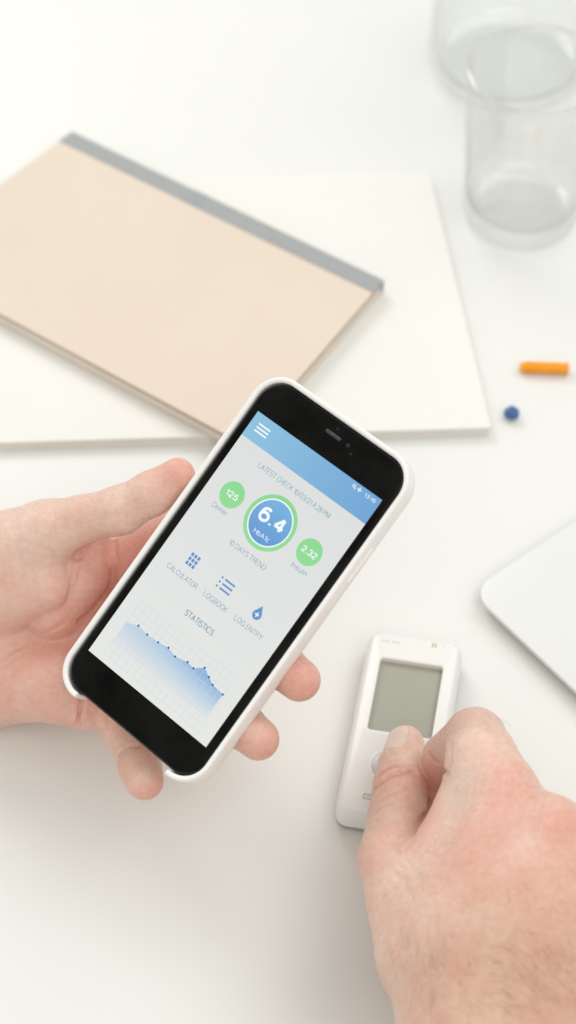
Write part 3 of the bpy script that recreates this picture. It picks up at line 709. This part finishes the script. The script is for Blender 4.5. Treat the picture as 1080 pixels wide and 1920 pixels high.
# ---- left hand, holding the phone from below; q() gives a point by its place and its height over the screen plane
def q(px, py, z):
    v = CR @ np.array([(px-540)/F_PX, -(py-960)/F_PX, -1.0]); o = RW.T @ (CAM-TP); d = RW.T @ v
    return CAM+v*((z/1000-o[2])/d[2])
def J(fn, *a): return [(fn(x, y, z), r/1000) for x, y, z, r in a]
H1 = Hand()
for pts, k in ((J(q, (-70, 1085, -16, 22), (88, 998, -9, 11.5)), .006),
               (J(q, (-40, 1110, -20, 21), (92, 1096, -16, 9.9)), .008),
               (J(q, (-40, 1190, -44, 20), (238, 1075, -46, 12)), .008),
               (J(q, (-20, 1230, -44, 18), (240, 1160, -41, 12.5)), .008),
               (J(q, (-20, 1270, -40, 17), (205, 1240, -38, 11.5)), .008),
               (J(q, (-60, 1265, -34, 19), (120, 1285, -29, 13.5)), .008),
               (J(q, (-80, 1180, -36, 26), (-700, 1230, -60, 29)), .015),
               (J(q, (-80, 1240, -38, 24), (-700, 1270, -60, 28)), .015)): H1.chain(pts, k)
H1.chain(J(q, (106, 1150, -28, 12), (148, 1080, -25, 11.2), (160, 1020, -27, 9.5)), .0016)
H1.chain(J(q, (88, 998, -9, 11.3), (155, 974, -7, 8.9), (225, 957, -5, 8.5), (285, 925, -4.5, 7.7), (333, 891, -4, 6.3)), [.004, .0015, .003, .003])
H1.chain(J(q, (235, 1060, -40, 12.5), (400, 968, -30, 9.6), (500, 990, -20, 8), (570, 1020, -17.5, 7.2)), [.003, .002, .002])
H1.chain(J(q, (240, 1160, -41, 12), (390, 1150, -31, 9.3), (480, 1212, -21.5, 8.2), (530, 1250, -17, 7.9), (561, 1275, -13, 7.5)), [.004, .002, .002, .002])
H1.chain(J(q, (205, 1240, -38, 11.2), (330, 1265, -31, 8.8), (405, 1325, -21.5, 8), (455, 1362, -17, 7.9), (484, 1386, -13, 7.4)), [.004, .002, .002, .002])
H1.chain(J(q, (120, 1292, -29, 12.2), (165, 1318, -30, 9.4), (209, 1335, -31, 7.8), (247, 1398, -25, 7.3), (263, 1440, -20, 7.4), (271, 1464, -17, 6.9)), [.005, .003, .0012, .002, .002])
o1 = H1.on
folds = [([(158, 1285), (152, 1320), (146, 1362)], .0022, .0009), ([(204, 1340), (199, 1364)], .0013, .0008), ([(170, 1335), (178, 1362)], .0006, .0008), ([(186, 1330), (178, 1350)], .0004, .0007),
         ([(222, 1412), (236, 1402), (262, 1398)], .0006, .0008), ([(236, 1400), (232, 1415)], .0003, .0006), ([(228, 1392), (234, 1402)], .0004, .0006),
         ([(238, 985), (234, 960), (240, 935)], .00035, .0008), ([(252, 985), (246, 960), (254, 940)], .0004, .0007), ([(262, 978), (258, 955)], .00025, .0006),
         ([(146, 1032), (143, 1062), (136, 1095), (126, 1130)], .0016, .0011), ([(148, 1034), (143, 1044)], .0012, .0012),
         ([(214, 1018), (218, 1055), (208, 1095), (184, 1140), (150, 1165)], .0016, .0012), ([(176, 1017), (154, 1027), (145, 1046)], .0024, .0011),
         ([(0, 1232), (40, 1212), (85, 1188), (118, 1168)], .0006, .0010), ([(10, 1250), (50, 1222)], .0003, .0007), ([(60, 960), (100, 968), (150, 985)], .0002, .0012)]
folds = [([o1(*p_) for p_ in pts], a, b) for pts, a, b in folds]
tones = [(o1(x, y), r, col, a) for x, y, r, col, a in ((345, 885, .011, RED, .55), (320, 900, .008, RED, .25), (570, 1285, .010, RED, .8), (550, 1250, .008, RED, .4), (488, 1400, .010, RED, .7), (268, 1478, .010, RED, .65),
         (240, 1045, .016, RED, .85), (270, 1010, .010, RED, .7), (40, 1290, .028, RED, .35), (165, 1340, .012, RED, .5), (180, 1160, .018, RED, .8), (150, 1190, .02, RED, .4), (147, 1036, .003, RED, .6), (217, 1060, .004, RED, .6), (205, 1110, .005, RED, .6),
         (40, 960, .016, PALE, .5), (200, 935, .012, PALE, .4), (478, 1362, .005, PALE, .5), (266, 1450, .005, PALE, .6), (100, 1100, .014, PALE, .2), (252, 960, .006, RED, .3))]
for a in folds: H1.crease(*a)
H1.tone = tones
P, Q = H1.build(.0007, clip_lo=np.array([-.24, -1, -1]))
print('left', len(P))
lh_ = from_np('hand', P, Q, M_skin, H1.color(P, None, SK)); tag(lh_, 'palm-up hand reaching in from the left edge and holding the smartphone', 'hand')
th_a = q(333, 891, -4)-q(285, 925, -4.5)
make_nail(H1, q(322, 870, -8), (q(300, 850, -14)-q(322, 897, -4)), th_a, .010, .009, lh_)
for tip, dip in ((q(561, 1275, -13), q(520, 1240, -17)), (q(484, 1386, -13), q(440, 1350, -17)), (q(271, 1464, -17), q(257, 1420, -21))):
    ax_ = tip-dip; nn = -RW[:, 2]; make_nail(H1, tip+nn*.007+ax_*.05, nn, ax_, .010, .0095, lh_)

# ---- right hand over the glucose meter
A_ = at
H2_ = Hand()
for pts, k in ((J(A_, (936, 1486, 72, 11.8), (900, 1790, 64, 20)), .01),
               (J(A_, (1030, 1566, 76, 12.6), (975, 1830, 68, 20)), .012),
               (J(A_, (1125, 1665, 72, 13), (1040, 1880, 66, 20)), .012),
               (J(A_, (1215, 1770, 58, 12), (1090, 1920, 60, 19)), .012),
               (J(A_, (880, 1480, 64, 9.5), (850, 1600, 58, 13)), .008),
               (J(A_, (850, 1640, 56, 13), (845, 1770, 54, 19)), .012),
               (J(A_, (738, 1612, 42, 12.2), (812, 1780, 50, 18.5)), .006),
               (J(A_, (790, 1690, 50, 14), (850, 1700, 56, 15)), .008),
               (J(A_, (850, 1790, 54, 20), (895, 2080, 62, 24)), .012),
               (J(A_, (960, 1830, 60, 22), (1000, 2120, 66, 26)), .012),
               (J(A_, (1060, 1850, 56, 22), (1060, 2150, 62, 24)), .012)): H2_.chain(pts, k)
for a, b in (((895, 2050, 64, 24), (900, 2700, 90, 27)), ((1000, 2080, 66, 25), (1020, 2700, 92, 28))): H2_.chain(J(A_, a, b), .015)
H2_.chain(J(A_, (738, 1612, 42, 12.2), (746, 1530, 38, 10.4), (751, 1475, 35, 9.7), (755, 1438, 32, 8.7), (760, 1395, 28, 6.9)), [.0015, .0015, .0015, .0015])
H2_.chain(J(A_, (936, 1480, 73, 11.8), (904, 1422, 70, 10.8), (891, 1385, 63, 10.7), (838, 1420, 44, 8.6), (822, 1462, 30, 7.8), (812, 1510, 24, 7)), [.006, .006, .0015, .0012, .0012])
H2_.chain(J(A_, (1030, 1570, 74, 12.2), (965, 1530, 42, 9.6), (900, 1540, 22, 8.5), (860, 1580, 16, 7.5)), [.006, .002, .002])
H2_.chain(J(A_, (1125, 1665, 70, 12.3), (1060, 1600, 36, 9.4), (965, 1630, 18, 8.3), (925, 1670, 15, 7.3)), [.006, .002, .002])
H2_.chain(J(A_, (1215, 1770, 56, 11.6), (1150, 1720, 26, 8.6), (1060, 1740, 13, 7.5), (1020, 1760, 12, 6.7)), [.006, .002, .002])
o2 = H2_.on
folds = [([(698, 1488), (716, 1466), (745, 1452), (778, 1448)], .0019, .0009), ([(708, 1456), (728, 1440), (752, 1436), (776, 1440)], .0013, .0008), ([(722, 1460), (742, 1447), (758, 1442)], .0006, .0006), ([(763, 1364), (769, 1380), (769, 1398), (760, 1410), (744, 1414), (730, 1412)], .0010, .0007), ([(726, 1432), (748, 1424), (770, 1426)], .00025, .0005),
         ([(708, 1502), (735, 1488), (770, 1480)], .0005, .0007), ([(706, 1520), (735, 1504), (772, 1496)], .0004, .0007), ([(704, 1540), (740, 1522), (780, 1512)], .0003, .0007),
         ([(803, 1500), (790, 1540), (776, 1568), (764, 1590)], .0016, .0010), ([(803, 1414), (820, 1431), (840, 1451)], .0016, .0008), ([(838, 1449), (846, 1425), (846, 1395)], .0010, .0008),
         ([(862, 1366), (880, 1365)], .0003, .0006), ([(905, 1345), (930, 1352)], .0002, .0005), ([(908, 1354), (935, 1364)], .0002, .0005), ([(915, 1340), (940, 1356)], .00015, .0005),
         ([(1005, 1580), (960, 1620), (915, 1650)], -.00035, .002), ([(960, 1530), (925, 1660), (900, 1780)], -.0003, .003), ([(1065, 1620), (1040, 1760)], -.0004, .003)]
for i in range(60):  # fine folds over the thumb base and the web
    x = random.gauss(740, 40); y = random.gauss(1640, 45); a = R_(random.gauss(35, 22)); l = random.uniform(12, 34)
    if x > 690: folds.append(([(x, y), (x+l*.5*math.cos(a), y+l*.5*math.sin(a)+2), (x+l*math.cos(a), y+l*math.sin(a))], random.uniform(.0001, .00028), .0005))
for i in range(50):  # fine cross folds on the back of the hand
    x = random.uniform(830, 1070); y = random.uniform(1560, 1800); l = random.uniform(14, 40); a = R_(random.gauss(-8, 18))
    folds.append(([(x, y), (x+l*math.cos(a), y+l*math.sin(a))], random.uniform(.00006, .00018), .0005))
folds = [([o2(*p_) for p_ in pts], a, b) for pts, a, b in folds]
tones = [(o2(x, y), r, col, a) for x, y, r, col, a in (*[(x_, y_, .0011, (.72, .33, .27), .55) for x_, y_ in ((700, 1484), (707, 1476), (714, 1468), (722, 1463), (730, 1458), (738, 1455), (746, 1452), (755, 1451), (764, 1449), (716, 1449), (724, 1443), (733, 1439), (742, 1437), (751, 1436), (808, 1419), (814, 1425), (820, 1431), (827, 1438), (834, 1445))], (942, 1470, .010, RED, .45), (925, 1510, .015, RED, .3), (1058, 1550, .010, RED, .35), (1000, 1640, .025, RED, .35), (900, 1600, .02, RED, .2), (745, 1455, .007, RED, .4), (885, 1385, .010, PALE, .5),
         (860, 1480, .013, PALE, .65), (765, 1610, .007, PALE, .6), (820, 1440, .006, RED, .4), (815, 1480, .009, RED, .8), (795, 1540, .008, RED, .7), (690, 1650, .012, RED, .3), (760, 1420, .006, PALE, .3),
         (1000, 1790, .03, (.64, .43, .30), .5), (1070, 1900, .035, (.58, .37, .25), .65), (840, 1850, .03, (.68, .48, .36), .5), (980, 1590, .005, PALE, .5), (720, 1740, .015, PALE, .4))]  # the browns at lower right paint the hand's shaded side into its colour
bumps = [(o2(940, 1466), .008, .0011), (o2(1045, 1545), .008, .0011), (o2(725, 1625), .010, .0006), (o2(885, 1345), .006, .0005), (o2(748, 1455), .006, .0004)]
for a in folds: H2_.crease(*a)
for a in bumps: H2_.bump(*a)
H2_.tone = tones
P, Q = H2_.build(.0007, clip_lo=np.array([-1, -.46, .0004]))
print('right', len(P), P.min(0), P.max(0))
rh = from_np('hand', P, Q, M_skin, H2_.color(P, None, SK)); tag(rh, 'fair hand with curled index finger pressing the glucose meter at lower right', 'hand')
make_nail(H2_, A_(746, 1386, 33), A_(724, 1374, 46)-A_(752, 1395, 28), A_(759, 1385, 28)-A_(757, 1430, 31), .0112, .0095, rh)
# fine body hair, tapered strands in one mesh
def hair(H, regions, parent, m):
    v = []; f = []
    for (cx, cy, hh, sx, sy, cnt, ln_, dirpx) in regions:
        pts = np.array([A_(cx+random.gauss(0, sx), cy+random.gauss(0, sy), hh) for _ in range(cnt)])
        up = CZ
        pts = pts+up*.01
        for _ in range(24): pts = pts-up*(H.f(pts)*.8)[:, None]
        ok = np.abs(H.f(pts)) < .0004; pts = pts[ok]
        if not len(pts): continue
        g = H.grad(pts, .0006); L = []
        for p_, n_ in zip(pts, g):
            d = CX*dirpx[0]-CY*dirpx[1]; a = random.gauss(0, .45); d = d*math.cos(a)+np.cross(CZ, d)*math.sin(a)
            d = d-n_*(d@n_); d /= np.linalg.norm(d)
            b_ = np.cross(n_, d); l = ln_*random.uniform(.5, 1.2); cur = random.gauss(0, .25); pr = []
            for i in range(6):
                t_ = i/5; pp = p_+d*l*t_+b_*l*cur*t_*t_+n_*(l*.30*math.sin(t_*2.2)); pr.append((pp, .000032*(1-t_*.8)))
            n0 = len(v)
            for pp, r_ in pr:
                for k_ in range(3):
                    an = k_*2.094; v.append(pp+(n_*math.cos(an)+b_*math.sin(an))*r_)
            for i in range(5):
                for k_ in range(3):
                    k2 = (k_+1) % 3; f.append((n0+i*3+k_, n0+i*3+k2, n0+i*3+3+k2, n0+i*3+3+k_))
    o = mesh('hair', v, f, m, parent); o['kind'] = 'stuff'; return o
M_hair = simple('hair_brown', (.26, .16, .09), .5, .2)
hair(H2_, [(1000, 1820, 80, 80, 75, 320, .008, (-.6, -.5)), (800, 1840, 70, 50, 60, 170, .008, (-.2, -.8)), (925, 1352, 74, 14, 10, 26, .004, (-.3, .8)), (995, 1480, 80, 14, 10, 12, .005, (.6, -.5)), (760, 1680, 50, 40, 40, 30, .005, (.3, .8))], rh, M_hair)
hair(H1, [], lh_, M_hair) if False else None
